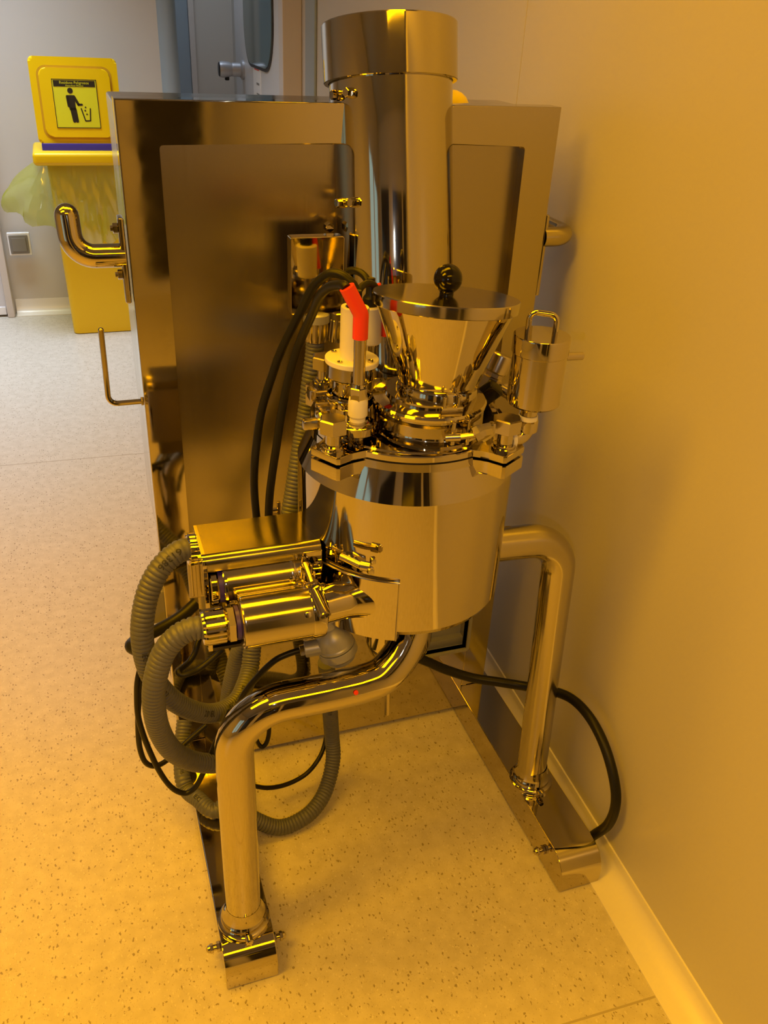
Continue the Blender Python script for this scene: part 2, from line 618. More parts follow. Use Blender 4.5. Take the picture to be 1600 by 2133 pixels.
LID = Matrix.Translation((.092, 4.70, .932)) @ Matrix.Rotation(radians(-4), 4, 'X') @ Matrix.Rotation(radians(0), 4, 'Y')
lid = obj('bin_lid', MB().prism(rrect(0, .187, .197, .187, .022, 5), 0, .06, 'y', .014).xf(LID), YEL, bn)
obj('raised_panel', MB().prism(rrect(0, .180, .158, .148, .035, 6), -.010, .002, 'y', .005).xf(LID), YEL, lid)
mb = MB()
obj('groove_shade', MB().prism(rrect(0, .180, .168, .158, .042, 6), -.0012, .001, 'y').xf(LID), mat('yellow_painted_shade', (.55, .30, .004), .5), lid)  # shade around the raised panel, painted as a darker yellow rim
obj('blue_strip', MB().box((-.186, -.012, -.030), (.2, .045, .004), .003).xf(LID), VIOLET, bn, 'glossy dark blue strip along the foot of the lid')
st = obj('sticker', MB().box((-.105, -.0115, .072), (.095, -.0098, .282)).xf(LID), STICK, bn, 'yellow square warning sticker with black pictogram and heading')
mb = MB()
for lo_, hi_ in (((-.105, .072), (-.102, .282)), ((.092, .072), (.095, .282)), ((-.105, .072), (.095, .075)), ((-.105, .279), (.095, .282)), ((-.098, .250), (.088, .276))):
    mb.box((lo_[0], -.0125, lo_[1]), (hi_[0], -.0112, hi_[1]))
mb.prism([(-.027 + .0125 * cos(t * pi / 8), .233 + .0125 * sin(t * pi / 8)) for t in range(16)], -.0125, -.0112, 'y')


def limb(mb, a, b, w0):
    a, b = V((a[0], 0, a[1])), V((b[0], 0, b[1]))
    d = (b - a).normalized()
    n = V((d.z, 0, -d.x)) * w0
    cap = []
    for i in range(7):
        t = -pi / 2 + pi * i / 6
        cap.append(b + d * w0 * cos(t) + n * -sin(t))
    cap2 = [a - d * w0 * cos(-pi / 2 + pi * i / 6) + n * sin(-pi / 2 + pi * i / 6) for i in range(7)]
    P = cap + cap2
    mb.prism([(p.x, p.z) for p in P], -.0125, -.0112, 'y')


mb.prism([(-.046, .214), (-.010, .214), (-.010, .150), (-.038, .150)], -.0125, -.0112, 'y')
limb(mb, (-.043, .208), (-.040, .168), .006)
limb(mb, (-.013, .208), (.004, .174), .006)
limb(mb, (.004, .174), (.019, .174), .0045)
limb(mb, (-.029, .155), (-.023, .103), .0072)
limb(mb, (-.015, .155), (-.010, .103), .0072)
limb(mb, (.014, .157), (.027, .106), .0028)
limb(mb, (.055, .157), (.050, .106), .0028)
limb(mb, (.028, .104), (.050, .105), .0028)
for px, pz in ((.034, .163), (.031, .149), (.037, .133)):
    mb.prism([(px - .0045, pz), (px, pz - .0045), (px + .0045, pz), (px, pz + .0045)], -.0125, -.0112, 'y')
obj('pictogram', mb.xf(LID), SBLK, st, 'black figure dropping litter into a basket')
mb = MB()
for txt, size, zz in (('Residuos Peligrosos', .0165, .2665), ('Hazardous Wastes', .0105, .2545)):
    vs, fs = text_mesh(txt, size)
    add_faces(mb, [V((v.x - .005, -.0132, v.y + zz)) for v in vs], fs)
obj('heading_text', mb.xf(LID), STICK, st, 'two lines of yellow lettering on the black band')

# liner hanging out under the rim
mb = MB()
rnd = random.Random(3)
wob = [rnd.uniform(-1, 1) for _ in range(40)]


def film(u, v):
    # around the bin: left side to right side along the front; v from rim down
    t = u
    if t < .22:
        k = t / .22
        x, y = -.10, 4.95 - .32 * k
        nx, ny = -1, 0
    elif t < .30:
        k = (t - .22) / .08
        x, y = -.10 + .012 * k, 4.63 - .002 * k
        nx, ny = -cos(k * pi / 2), -sin(k * pi / 2)
    else:
        k = (t - .30) / .70
        x, y = -.088 + .40 * k, 4.628
        nx, ny = 0, -1
    ii = u * 30
    a = wob[int(ii) % 40] * (1 - ii % 1) + wob[(int(ii) + 1) % 40] * (ii % 1)
    left = max(0, 1 - max(0, t - .12) / .20)
    flare = (.018 + .012 * a) * v + left * .20 * sin(v * pi * .55) ** 1.2
    drop = (.30 + .02 * a + .08 * sin((t - .3) * 4.2) * (t > .3) - .06 * left) * v
    fold = .010 * sin(v * 9 + a * 3) * v
    return V((x + nx * (flare + fold), y + ny * (flare * .9 + fold), .858 - drop))


mb.grid(film, 60, 18)
lin = tag(obj('bin_liner', mb, FILM, None, None, 25, origin=(.0, 4.64, .84)), 'translucent yellow plastic liner bag flaring out below the rim of the yellow bin', 'bag')

# ------------------------------------------------------------------ the machine
MC = thing('processing_machine', 'tall polished stainless steel mixing machine standing on two floor rails beside the right wall', 'machine', (.465, 1.2, 0))
CY = 1.479


def arcp(cx, cz, r, t0, t1, n=5):
    return [(cx + r * cos(t0 + (t1 - t0) * i / n), cz + r * sin(t0 + (t1 - t0) * i / n)) for i in range(n + 1)]


# cabinet: front frame in two wings, lower front, brushed panels, body
lf = [(.081, .084), (.081, 1.42)] + arcp(.444, 1.412, .008, pi / 2, 0, 4) + [(.452, 1.357)] + arcp(.149, 1.349, .008, pi / 2, pi, 4) + [(.141, .36), (.141, .084)]
rf = [(.634, 1.357), (.634, 1.412)] + arcp(.642, 1.412, .008, pi, pi / 2, 4) + [(.847, 1.42), (.847, .084), (.786, .084), (.786, .36)] + arcp(.778, 1.349, .008, 0, pi / 2, 4)
cf = obj('cabinet_frame', MB().prism(lf, CY, CY + .045, 'y', .0022), STEEL, MC, sharp=40)
obj('cabinet_frame', MB().prism(rf, CY, CY + .045, 'y', .0022), SATIN, MC, sharp=40)
HX0, HX1, HZ0, HZ1 = .640, .790, .202, .330
lowf = MB()
for lo_, hi_ in (((.141, .012), (HX0, .37)), ((HX1 - .004, .012), (.80, .37)), ((HX0, .012), (HX1, HZ0)), ((HX0, HZ1), (HX1, .37))):
    lowf.box((lo_[0], CY + .001, lo_[1]), (hi_[0], CY + .02, hi_[1]))
obj('lower_front', lowf, STEEL, MC)
tray = MB()
for i, (d0, d1) in enumerate(((0, .03), (.03, .07))):
    k = .012 * i
tray.box((HX0, CY - .004, HZ0 - .004), (HX1, CY + .004, HZ0 + .003), .001)
tray.box((HX1 - .003, CY - .004, HZ0), (HX1 + .004, CY + .004, HZ1), .001)
tray.box((HX0, CY, HZ0 - .002), (HX1, CY + .042, HZ0), 0)
tray.box((HX1, CY, HZ0), (HX1 + .002, CY + .042, HZ1), 0)
tray.box((HX0 - .002, CY + .040, HZ0 - .002), (HX1 + .002, CY + .042, HZ1 + .002), 0)
tray.box((HX0, CY + .022, HZ0), (HX1, CY + .041, HZ0 + .022), .001)
obj('recess_tray', tray, ALU, MC)
obj('front_panel', MB().box((.130, CY + .022, .35), (.458, CY + .026, 1.37)), BRUSH, MC, 'brushed dark-reflecting sheet inside the polished frame')
obj('front_panel', MB().box((.632, CY + .026, .35), (.792, CY + .030, 1.37)), BRUSH, MC)
obj('channel_plate', MB().box((.452, CY + .12, .35), (.660, CY + .125, 1.40)), SATIN, MC)
body = obj('cabinet_body', MB().box((.083, CY + .045, .62), (.843, 1.73, 1.409), .004).box((.11, CY + .045, .085), (.82, 1.73, .62)), SATIN, MC)
obj('connector_box', MB().box((.045, 1.52, .398), (.11, 1.60, .48), .006), SOCK, body, 'grey plastic connector box on the side of the cabinet')
obj('yellow_cap', MB().lathe([(.033, 0), (.032, .008), (.027, .017), (.018, .024), (.008, .028), (0, .0285)], (.694, 1.62, 1.405), seg=24), YELDOME, body, 'yellow rounded cap behind the top edge')

# left handle: arm out and post up
hl = obj('cabinet_handle', MB().tube(bend_path([(.075, 1.497, 1.183), (-.006, 1.497, 1.183), (-.008, 1.507, 1.246)], .036, 10), .0192, 20).ball((-.008, 1.507, 1.246), .0190), STEEL, MC, sharp=60)
obj('handle_plate', MB().box((.068, 1.482, 1.105), (.078, 1.515, 1.245), .003), STEEL, hl)
nut = obj('nut', MB().hexa((.068, 1.49, 1.228), (.060, 1.49, 1.228), .0085).cyl((.06, 1.49, 1.228), (.056, 1.49, 1.228), .0045, 10), STEEL, hl)
copy_to(nut, (0, 0, -.075))
# right handle: loop towards the wall
hr = obj('cabinet_handle', MB().tube(bend_path([(.85, 1.492, 1.192), (.911, 1.492, 1.192), (.911, 1.61, 1.192), (.84, 1.61, 1.192)], [.038, .028], 10), .0185, 20), STEEL, MC, sharp=60)
obj('handle_plate', MB().box((.848, 1.482, 1.08), (.856, 1.515, 1.235), .003), STEEL, hr)
obj('hook_rod', MB().tube(bend_path([(.092, 1.535, .905), (.021, 1.535, .905), (.023, 1.535, 1.045)], .016, 7), .0050, 10).ball((.023, 1.535, 1.045), .0052, 10)
    .hexa((.088, 1.535, .905), (.078, 1.535, .905), .0085), STEEL, MC, 'slim bent rod hook on the cabinet side')

# floor rails with rounded noses
nose = [(2.02, .004), (2.02, .083)] + arcp(.972, .036, .047, pi / 2, pi, 8) + [(.925, .004)]
for x0, x1 in ((.0905, .186), (.774, .868)):
    r_ = obj('floor_rail', MB().prism(nose, x0, x1, 'x', .0018), STEEL, MC, sharp=40)
    for sx, xs in ((-1, x0), (1, x1)):
        if sx > 0 and x0 > .5: continue
        yb = .985 if sx < 0 else .972
        if x0 > .5: yb = 1.0
        obj('axle_bolt', MB().hexa((xs, yb, .045), (xs + sx * .007, yb, .045), .0095).cyl((xs + sx * .007, yb, .045), (xs + sx * .013, yb, .045), .0055, 12)
            .hexa((xs + sx * .013, yb, .045), (xs + sx * .019, yb, .045), .0088).lathe([(.0075, 0), (.0065, .004), (.003, .0065), (0, .007)], (xs + sx * .019, yb, .045), (sx, 0, 0), 12), STEEL, r_)

# support legs
TR = .0315
legL = bend_path([(.139, 1.0, .095), (.139, 1.0, .602), (.30, 1.0, .6035)], .085, 12) + smooth_path([(.345, 1.0, .606), (.383, 1.002, .613), (.412, 1.010, .632), (.431, 1.02, .653), (.442, 1.03, .673), (.448, 1.04, .700), (.449, 1.046, .715)], 5)
ll = obj('support_leg', MB().tube(legL, TR, 28), STEEL, MC, sharp=60)
legR = [(.812, 1.150, .095), (.783, 1.150, .728), (.56, 1.155, .735)]
lr = obj('support_leg', MB().tube(bend_path(legR, [.075], 12), TR, 28), SATIN, MC, sharp=60)
for l_, (fx, fy) in ((ll, (.139, 1.0)), (lr, (.812, 1.15))):
    obj('base_flange', MB().lathe([(0, 0), (.047, 0), (.048, .003), (.047, .008), (.043, .010), (.041, .013), (.041, .020), (.037, .024), (.0335, .036), (.0318, .05)], (fx, fy, .083), seg=36), STEEL, l_)
    obj('clamp_screw', MB().cyl((fx, fy - .045, .097), (fx, fy - .060, .097), .007, 14, bev=.002), STEEL, l_)
obj('red_dot', MB().lathe([(0, 0), (.004, 0), (.0035, .0008), (0, .001)], (.331, .9695, .619), (0, -.92, .39), 14), RED, ll, 'small red dot sticker on the tube')

# lifting column, leaning back into the cabinet
AX = V((-.0092, .2089, 1)).normalized()
P0 = V((.544, 1.43, .98))


def colpt(z): return P0 + AX * ((z - P0.z) / AX.z)


c0, c1, c2 = colpt(.80), colpt(1.4475), colpt(1.5334)
L1 = (c1 - c0).length
column = obj('lifting_column', MB().lathe([(0, 0), (.103, 0), (.105, .003), (.105, L1 + .01)], c0, AX, 72), COLS, MC, sharp=40)
L2 = (c2 - c1).length
obj('column_cap', MB().lathe([(.106, .0), (.1125, .0), (.1137, .0012), (.1137, L2 - .002), (.1122, L2), (.03, L2 + .002), (0, L2 + .002)], c1, AX, 72), STEEL, column)
n_, a_, b_ = frame(AX)
side = V((-.90, -.42, 0)).normalized()
side = (side - AX * side.dot(AX)).normalized()
tang = AX.cross(side)


def bolt_on_column(z, ang):
    d = (Quaternion(AX, ang) @ side)
    p = colpt(z) + d * .104
    return MB().cyl(p, p + d * .006, .0085, 14).hexa(p + d * .005, p + d * .015, .0075)


for z in (1.425, 1.262):
    for ang in (-.16, .14):
        obj('column_bolt', bolt_on_column(z, ang), STEEL, column)
obj('mounting_plate', MB().prism(rrect(.385, 1.155, .047, .066, .004, 3), 1.42, 1.445, 'y', .0015), STEEL, MC)
obj('plate_bolt', MB().hexa((.418, 1.478, 1.226), (.418, 1.462, 1.226), .0085), STEEL, MC)


def gland(p0, p1, r, mtl, parent, name='cable_gland', ribs=14):
    p0, p1 = V(p0), V(p1)
    L = (p1 - p0).length
    n, a, b = frame(p1 - p0)
    mb = MB()
    seg = ribs * 4
    prof = [(r * .86, 0), (r, L * .08), (r, L * .8), (r * .9, L)]
    rings = []
    for rr, z in prof:
        rings.append([mb.bm.verts.new(p0 + n * z + (a * cos(2 * pi * k / seg) + b * sin(2 * pi * k / seg)) * (rr * (1 if k % 4 < 2 else .93))) for k in range(seg)])
    for A, B in zip(rings, rings[1:]):
        for k in range(seg):
            j = (k + 1) % seg
            mb.bm.faces.new((A[k], A[j], B[j], B[k]))
    mb.bm.faces.new(rings[0][::-1]); mb.bm.faces.new(rings[-1])
    return obj(name, mb, mtl, parent, sharp=25)


g = gland((.386, 1.43, 1.075), (.385, 1.43, 1.038), .0225, DULL, MC)
obj('gland_collar', MB().lathe([(0, 0), (.0235, 0), (.0235, .014), (.02, .017), (0, .017)], (.386, 1.43, 1.073), seg=24), ALU, g)
g = gland((.428, 1.43, 1.078), (.424, 1.43, 1.036), .0205, DULL, MC)
obj('gland_collar', MB().hexa((.428, 1.43, 1.076), (.428, 1.43, 1.09), .022), DULL, g)

# vessel
VX, VY = .46, 1.15
ves = obj('mixing_vessel', MB().lathe([(0, .70), (.160, .70), (.168, .703), (.1725, .712), (.1727, .80), (.1727, .940), (.1545, .985), (.1535, .997), (.10, .998), (0, .998)], (VX, VY, 0), seg=128), STEEL, MC, sharp=14)
mb = MB()
# saddle plate hugging the wall where the chopper nozzle is welded on
sp = lambda u, v: V((VX + .1775 * cos(radians(196 + 53.5 * u)), VY + .1775 * sin(radians(196 + 53.5 * u)), .698 + .110 * v))
mb.grid(sp, 26, 2)
sp2 = lambda u, v: V((VX + .1715 * cos(radians(196 + 53.5 * u)), VY + .1715 * sin(radians(196 + 53.5 * u)), .698 + .110 * v))
g0 = [(sp(i / 25, 0), sp(i / 25, 1), sp2(i / 25, 0), sp2(i / 25, 1)) for i in range(26)]
for (a1_, b1_, c1_, d1_), (e1, f1, g1, h1_) in zip(g0, g0[1:]):
    mb.bm.faces.new([mb.bm.verts.new(q) for q in (b1_, f1, h1_, d1_)])
    mb.bm.faces.new([mb.bm.verts.new(q) for q in (a1_, e1, g1, c1_)])
for a1_, b1_, c1_, d1_ in (g0[0], g0[-1]):
    mb.bm.faces.new([mb.bm.verts.new(q) for q in (a1_, b1_, d1_, c1_)])
obj('saddle_plate', mb, STEEL, ves)
edge = [sp(1, i / 6) for i in range(7)] + [sp(1 - i / 20, 1) for i in range(1, 21)]
obj('weld_bead', MB().tube(edge, .0014, 6), DULL, ves)
# tick lines that draw the bracket disc's reflection onto the shoulder
mb = MB()
for k in range(9):
    a = radians(206 + .9 * k)
    r0, r1 = .1595, .1665
    if k < 8:
        for (ra, za), (rb, zb) in (((.1602, .9735), (.1660 if k % 2 else .1680, .9592 if k % 2 else .9542)),):
            n0 = V((cos(a), sin(a), .4)).normalized() * .0004
            t = V((-sin(a), cos(a), 0)) * .0004
            p, q = V((VX + ra * cos(a), VY + ra * sin(a), za)) + n0, V((VX + rb * cos(a), VY + rb * sin(a), zb)) + n0
            mb.bm.faces.new([mb.bm.verts.new(x) for x in (p - t, p + t, q + t, q - t)])
obj('drawn_reflection_ticks', mb, INK, ves)
obj('drive_housing', MB().lathe([(0, 0), (.02, .002), (.042, .012), (.058, .030), (.064, .055), (.064, .24), (0, .24)], (.49, 1.20, .468), seg=48), STEEL, ves, sharp=50)
obj('drain_rod', MB().cyl((.455, 1.15, .45), (.458, 1.15, .375), .0055, 6), DULL, ves)

vl = obj('vessel_lid', MB().lathe([(0, .999), (.1520, .999), (.1535, .001 + .999), (.1535, 1.008), (.152, 1.0095), (.146, 1.0098), (.143, 1.012), (.10, 1.016), (0, 1.018)], (VX, VY, 0), seg=128), STEEL, MC, sharp=30)
obj('lid_gasket', MB().lathe([(.1515, .9955), (.1515, 1.0005)], (VX, VY, 0), seg=96), BLACK, vl)


def ear(z0, z1, ang, r1=.197, hw=.028):
    pl = [(.140, -hw * 1.55), (.158, -hw * 1.15), (.170, -hw), (r1 - .004, -hw), (r1, -hw + .004), (r1, hw - .004), (r1 - .004, hw), (.170, hw), (.158, hw * 1.15), (.140, hw * 1.55)]
    return MB().prism(pl, z0, z1, 'z', .0015).xf(Matrix.Translation((VX, VY, 0)) @ Matrix.Rotation(ang, 4, 'Z'))


for ang in (-147.5, -57.5, 32.5, 122.5):
    a = radians(ang)
    obj('flange_ear', ear(.999, 1.010, a), STEEL, vl, sharp=25)
    obj('flange_ear', ear(.974, .9945, a), STEEL, ves, sharp=25)
    bx, by = VX + .177 * cos(a), VY + .177 * sin(a)
    bo = obj('flange_bolt', MB().lathe([(0, 0), (.0195, 0), (.0195, .003), (.0165, .0035), (.0165, .007), (.0118, .0075), (.0118, .030), (0, .030)], (bx, by, 1.010), seg=24), STEEL, vl)
    obj('bolt_head', MB().hexa((bx, by, 1.036), (bx, by, 1.058), .0215, radians(12)), DULL, bo)


def clampring(org, axis, r, h, gapdir=None, parent=None, name='pipe_clamp', mtl=None):
    """sanitary clamp: a V band with two lugs"""
    mb = MB().lathe([(r * .86, 0), (r * .97, h * .08), (r, h * .22), (r, h * .78), (r * .97, h * .92), (r * .86, h)], org, axis, 48)
    return obj(name, mb, mtl or STEEL, parent)


# hopper (leans back slightly) on its ferrule
HT, HB = V((.491, 1.11, 1.204)), V((.482, 1.095, 1.074))
HA = (HT - HB).normalized()
HL = (HT - HB).length
spg = obj('hopper_spigot', MB().lathe([(.0, 0), (.084, 0), (.0845, .004), (.077, .008), (.074, .014), (.074, .032), (.080, .036), (.080, .040), (0, .040)], (.470, 1.095, 1.012), seg=64), STEEL, MC)
obj('spigot_clamp', MB().lathe([(.075, 0), (.0835, .002), (.0835, .018), (.075, .020)], (.470, 1.095, 1.026), seg=64), SATIN, spg)
tg = MB().cyl((.462, 1.006, 1.034), (.482, .999, 1.036), .0065, 12).cyl((.482, .999, 1.036), (.503, .993, 1.040), .0045, 10)
tg.tube(smooth_path([(.500, .993, 1.040), (.512, .992, 1.046), (.524, .990, 1.049)], 4), [.0118] * 4 + [.010] * 5, 6).box((.522, .985, 1.042), (.530, .997, 1.058), .003)
obj('toggle_nut', tg, DULL, spg)
tg = MB().box((.470, 1.004, 1.020), (.477, 1.016, 1.056), .002).box((.492, 1.000, 1.020), (.498, 1.016, 1.060), .002)
obj('clamp_lug', tg, SATIN, spg)
ringc = V((.470, 1.095, 1.052))
obj('ferrule_ring', MB().lathe([(0, 0), (.083, 0), (.086, .002), (.0865, .006), (.084, .009), (.072, .010), (.066, .012), (.066, .020), (0, .020)], ringc, seg=72), STEEL, spg)
hop = obj('feed_hopper', MB().lathe([(0, -.012), (.055, -.012), (.0555, .004), (.059, .012), (.1035, HL - .004), (.1045, HL - .002), (.1045, HL + .003), (0, HL + .003)], HB, HA, 96), STEEL, MC, sharp=25)
nb = HB - HA * .012
obj('neck_clamp', MB().lathe([(.054, 0), (.0595, .002), (.0610, .006), (.0610, .016), (.0595, .020), (.054, .022)], nb - HA * .004, HA, 64), STEEL, hop)
lug = MB()
for dx in (-.010, .012):
    p = V((.476 + dx, 1.034, 1.066))
    lug.box(p - V((.003, .008, .016)), p + V((.003, .004, .020)), .0022)
lug.cyl((.462, 1.029, 1.066), (.494, 1.027, 1.066), .0045, 10)
obj('clamp_lug', lug, SATIN, hop)
hl_ = obj('hopper_lid', MB().lathe([(0, -.014), (.1035, -.014), (.1050, -.013), (.1062, -.002), (.1062, .0015), (.1048, .003), (.03, .0035), (0, .0035)], HT, HA, 96), SATIN, hop)
kb = HT + HA * .003
obj('lid_knob', MB().lathe([(0, 0), (.0105, 0), (.0100, .003), (.0112, .006)] + [(.0205 * cos(-.95 + (pi / 2 + .95) * i / 14), .0225 + .0205 * sin(-.95 + (pi / 2 + .95) * i / 14)) for i in range(14)] + [(0, .0430)], kb, HA, 36), BAKE, hop, 'glossy black ball knob on the hopper lid', sharp=60)

# white insulator port and its steel base
pc = V((.358, 1.14, 1.012))
port = obj('probe_port', MB().lathe([(0, 0), (.030, 0), (.030, .006), (.0255, .010), (.0255, .030), (.033, .033), (.033, .040), (.027, .044), (.027, .066), (.033, .070), (.036, .073), (.036, .093), (0, .093)], pc, (.04, 0, 1), 48), STEEL, MC)
clampring(pc + V((.001, 0, .028)), (.04, 0, 1), .0365, .017, parent=port, name='port_clamp')
lugm = MB().box((.302, 1.120, 1.046), (.330, 1.124, 1.053), .0015).box((.302, 1.120, 1.034), (.330, 1.124, 1.041), .0015).box((.322, 1.112, 1.034), (.331, 1.136, 1.053), .002)
lugm.cyl((.309, 1.105, 1.043), (.309, 1.145, 1.043), .0045, 10).box((.296, 1.128, 1.052), (.306, 1.150, 1.070), .003).box((.300, 1.150, 1.050), (.330, 1.158, 1.058), .002)
obj('clamp_lug', lugm, DULL, port)
fl = obj('white_flange', MB().lathe([(0, 0), (.0395, 0), (.040, .0015), (.040, .0065), (.039, .008), (0, .008)], pc + V((.004, 0, .093)), (.04, 0, 1), 48), PTFE, MC, 'white plastic flange disc with socket screws')
for k in range(4):
    a = radians(40 + 90 * k)
    p = pc + V((.004 + .032 * cos(a), .032 * sin(a), .1005))
    obj('screw', MB().lathe([(0, 0), (.0042, 0), (.0042, .003), (.003, .0035), (.0022, .0022), (0, .0022)], p, seg=14), STEEL, fl)
nz = obj('white_nozzle', MB().lathe([(0, 0), (.0185, 0), (.0195, .002), (.0205, .074), (.0198, .076), (.014, .076), (.0135, .066), (0, .066)], pc + V((.005, 0, .100)), (.02, 0, 1), 36), PTFE, MC, 'white plastic sleeve around a black cable plug')
obj('cable_plug', MB().lathe([(0, 0), (.0115, 0), (.0115, .022), (.009, .025), (.0085, .036), (.0075, .038), (0, .038)], pc + V((.0075, .003, .160)), (.04, .05, 1), 20), BLACK, nz)
# second insulator behind the hopper
p2 = V((.420, 1.225, 1.012))
n2 = obj('white_nozzle', MB().lathe([(0, .090), (.017, .090), (.0185, .092), (.0205, .148), (.019, .150), (0, .150)], p2, (-.03, 0, 1), 32), PTFE, MC)
obj('probe_rod', MB().cyl(p2, p2 + V((-.003, 0, .092)), .0075, 16), DULL, n2)
obj('cable_plug', MB().lathe([(0, 0), (.0115, 0), (.0115, .014), (.0075, .020), (.0065, .044), (0, .046)], p2 + V((-.005, -.002, .148)), (.0, .0, 1), 18), BLACK, n2)
obj('red_boot', MB().tube(smooth_path([(.4225, 1.218, 1.195), (.4285, 1.216, 1.182), (.4325, 1.216, 1.168), (.4400, 1.216, 1.115)], 5), .0065, 12), RED, n2, 'red sleeve half hidden behind the hopper')

# temperature probe in front of the white port
q0 = V((.354, 1.08, 1.012))
tp = obj('temperature_probe', MB().lathe([(0, .070), (.0086, .070), (.0086, .170), (0, .170)], q0, seg=24), DULL, MC)
obj('hex_nut', MB().hexa(q0 + V((0, 0, .060)), q0 + V((0, 0, .079)), .0135, .3).lathe([(0, 0), (.0105, 0), (.0095, .005), (0, .005)], q0 + V((0, 0, .079)), seg=20), STEEL, tp)
obj('white_sleeve', MB().lathe([(0, .024), (.0115, .024), (.0115, .032), (.0142, .036), (.0142, .056), (.0130, .062), (0, .062)], q0, seg=24), PTFE, tp)
obj('red_boot', MB().tube(bend_path([q0 + V((0, 0, .150)), q0 + V((0, 0, .184)), q0 + V((-.020, .003, .221))], .016, 6), .0108, 18), RED, tp, 'bright red bent sleeve where the cable enters the probe')
obj('base_clamp', MB().lathe([(0, .0), (.013, .0), (.013, .008), (.024, .009), (.0285, .012), (.0285, .023), (.024, .026), (.014, .027), (0, .027)], q0, seg=40), STEEL, tp)
wk = MB().tube(smooth_path([q0 + V((-.024, .006, .018)), q0 + V((-.042, .004, .024)), q0 + V((-.060, .004, .028))], 4), .0062, 10)
wk.box(q0 + V((-.082, -.006, .020)), q0 + V((-.058, .008, .036)), .004).cyl(q0 + V((-.050, -.012, .020)), q0 + V((-.052, .016, .034)), .005, 10)
obj('wing_nut', wk, DULL, tp)

# filter canister on an elbow
cx, cy = .597, 1.01
can = obj('filter_canister', MB().lathe([(0, 0), (.036, 0), (.0385, .003), (.0385, .080), (0, .080)], (cx, cy, 1.073), seg=56), STEEL, MC)
obj('canister_lid', MB().lathe([(.0392, 0), (.0402, .001), (.0402, .024), (.039, .026), (0, .027)], (cx, cy, 1.149), seg=56), STEEL, can)
obj('lid_handle', MB().tube(bend_path([(cx - .017, cy + .012, 1.173), (cx - .017, cy + .012, 1.205), (cx + .016, cy - .006, 1.203), (cx + .016, cy - .006, 1.173)], .010, 6), .0040, 12), STEEL, can)
obj('outlet_spout', MB().cyl((cx + .036, cy, 1.140), (cx + .072, cy + .002, 1.138), .0058, 14, bev=.001), DULL, can)
obj('elbow_pipe', MB().tube(bend_path([(cx - .004, cy, 1.076), (cx - .003, cy, 1.018), (cx - .040, cy - .004, 1.020)], .020, 8), .0125, 18), STEEL, can)
obj('elbow_collar', MB().lathe([(0, 0), (.0155, 0), (.0155, .016), (.0135, .018), (0, .018)], (cx - .0035, cy, 1.030), seg=24), STEEL, can)
obj('sealing_tape', MB().lathe([(.0130, 0), (.0142, .001), (.0142, .007), (.0130, .008)], (cx - .004, cy, 1.047), seg=24), PTFE, can)
obj('sealing_tape', MB().lathe([(.0130, 0), (.0150, .001), (.0150, .006), (.0130, .007)], (cx - .026, cy - .003, 1.0195), (-1, -.1, .05), 24), PTFE, can)

# slanted inlet valve beside the hopper
v0, v1 = V((.592, 1.17, .998)), V((.626, 1.175, 1.080))
va = (v1 - v0).normalized()
iv = obj('inlet_valve', MB().cyl(v0, v0 + va * .030, .017, 24).box(v0 + V((-.006, -.018, .022)), v0 + V((.028, .018, .030)), .002), DULL, MC)
n_, a_, b_ = frame(va)
obj('valve_body', MB().lathe([(0, 0), (.0165, 0), (.0175, .002), (.0175, .022), (.015, .024), (.015, .030), (0, .030)], v0 + va * .032, va, 8), DULL, iv, sharp=25)
obj('valve_cap', MB().lathe([(0, 0), (.0185, 0), (.0195, .002), (.0195, .028), (.018, .030), (0, .030)], v0 + va * .064, va, 28), DULL, iv)
obj('valve_stub', MB().lathe([(.0, .0), (.009, 0), (.0095, .030), (.0068, .030), (.006, .012), (0, .012)], v0 + va * .036 + V((.016, -.010, 0)), (.72, -.62, -.30), 20), STEEL, iv)
obj('wing_nut', MB().box(v0 + va * .030 + V((.036, -.012, .002)), v0 + va * .030 + V((.052, -.002, .016)), .003).cyl(v0 + va * .030 + V((.010, -.004, .006)), v0 + va * .03 + V((.040, -.008, .008)), .005, 10), DULL, iv)
obj('black_grip', MB().box((-.014, -.010, -.032), (.014, .010, .026), .004).xf(Matrix.Translation((.592, 1.150, 1.028)) @ Matrix.Rotation(.6, 4, 'Y') @ Matrix.Rotation(.5, 4, 'X')), BAKE, iv, 'black plastic grip of the valve')

# chopper drive: lower cylinder, clamp, flared nozzle
YC, ZC = 1.02, .757
ch = obj('chopper_drive', MB().lathe([(0, 0), (.036, 0), (.0405, .002), (.042, .006), (.042, .108), (0, .108)], (.160, YC, ZC), (1, 0, 0), 56), SATIN, MC, sharp=40)
obj('blue_gasket', MB().lathe([(0, 0), (.026, 0), (.026, .006), (0, .006)], (.1535, YC, ZC), (1, 0, 0), 28), BLUE, ch, 'blue sealing ring behind the gland nut')
obj('hex_nut', MB().hexa((.140, YC, ZC), (.1535, YC, ZC), .029), DULL, ch)
gland((.140, YC, ZC), (.105, YC, ZC), .0275, STEEL, ch)
obj('nozzle', MB().lathe([(.030, 0), (.032, .002), (.0325, .036), (.0345, .050), (.040, .066), (.048, .088), (.056, .114), (.058, .14)], (.288, 1.030, .757), (1, .15, .02), 48), STEEL, ch, sharp=50)
cl = clampring((.263, YC + .002, ZC), (1, 0, 0), .0455, .024, parent=ch)
cg = MB()
for dx in (-.008, .008):
    for yy in (1.058, 1.040):
        cg.box((.272 + dx - .0015, yy - .003, .790), (.272 + dx + .0015, yy + .003, .814), .001)
cg.cyl((.272, 1.066, .812), (.274, 1.030, .800), .0048, 12)
obj('clamp_lug', cg, DULL, ch)
obj('toggle_lever', MB().lathe([(0, .004), (.0065, .004), (.0068, 0), (.0095, .0), (.0098, .003), (.0085, .045), (0, .045)], (.279, .972, .779), (-.14, .90, .42), 20), STEEL, ch)
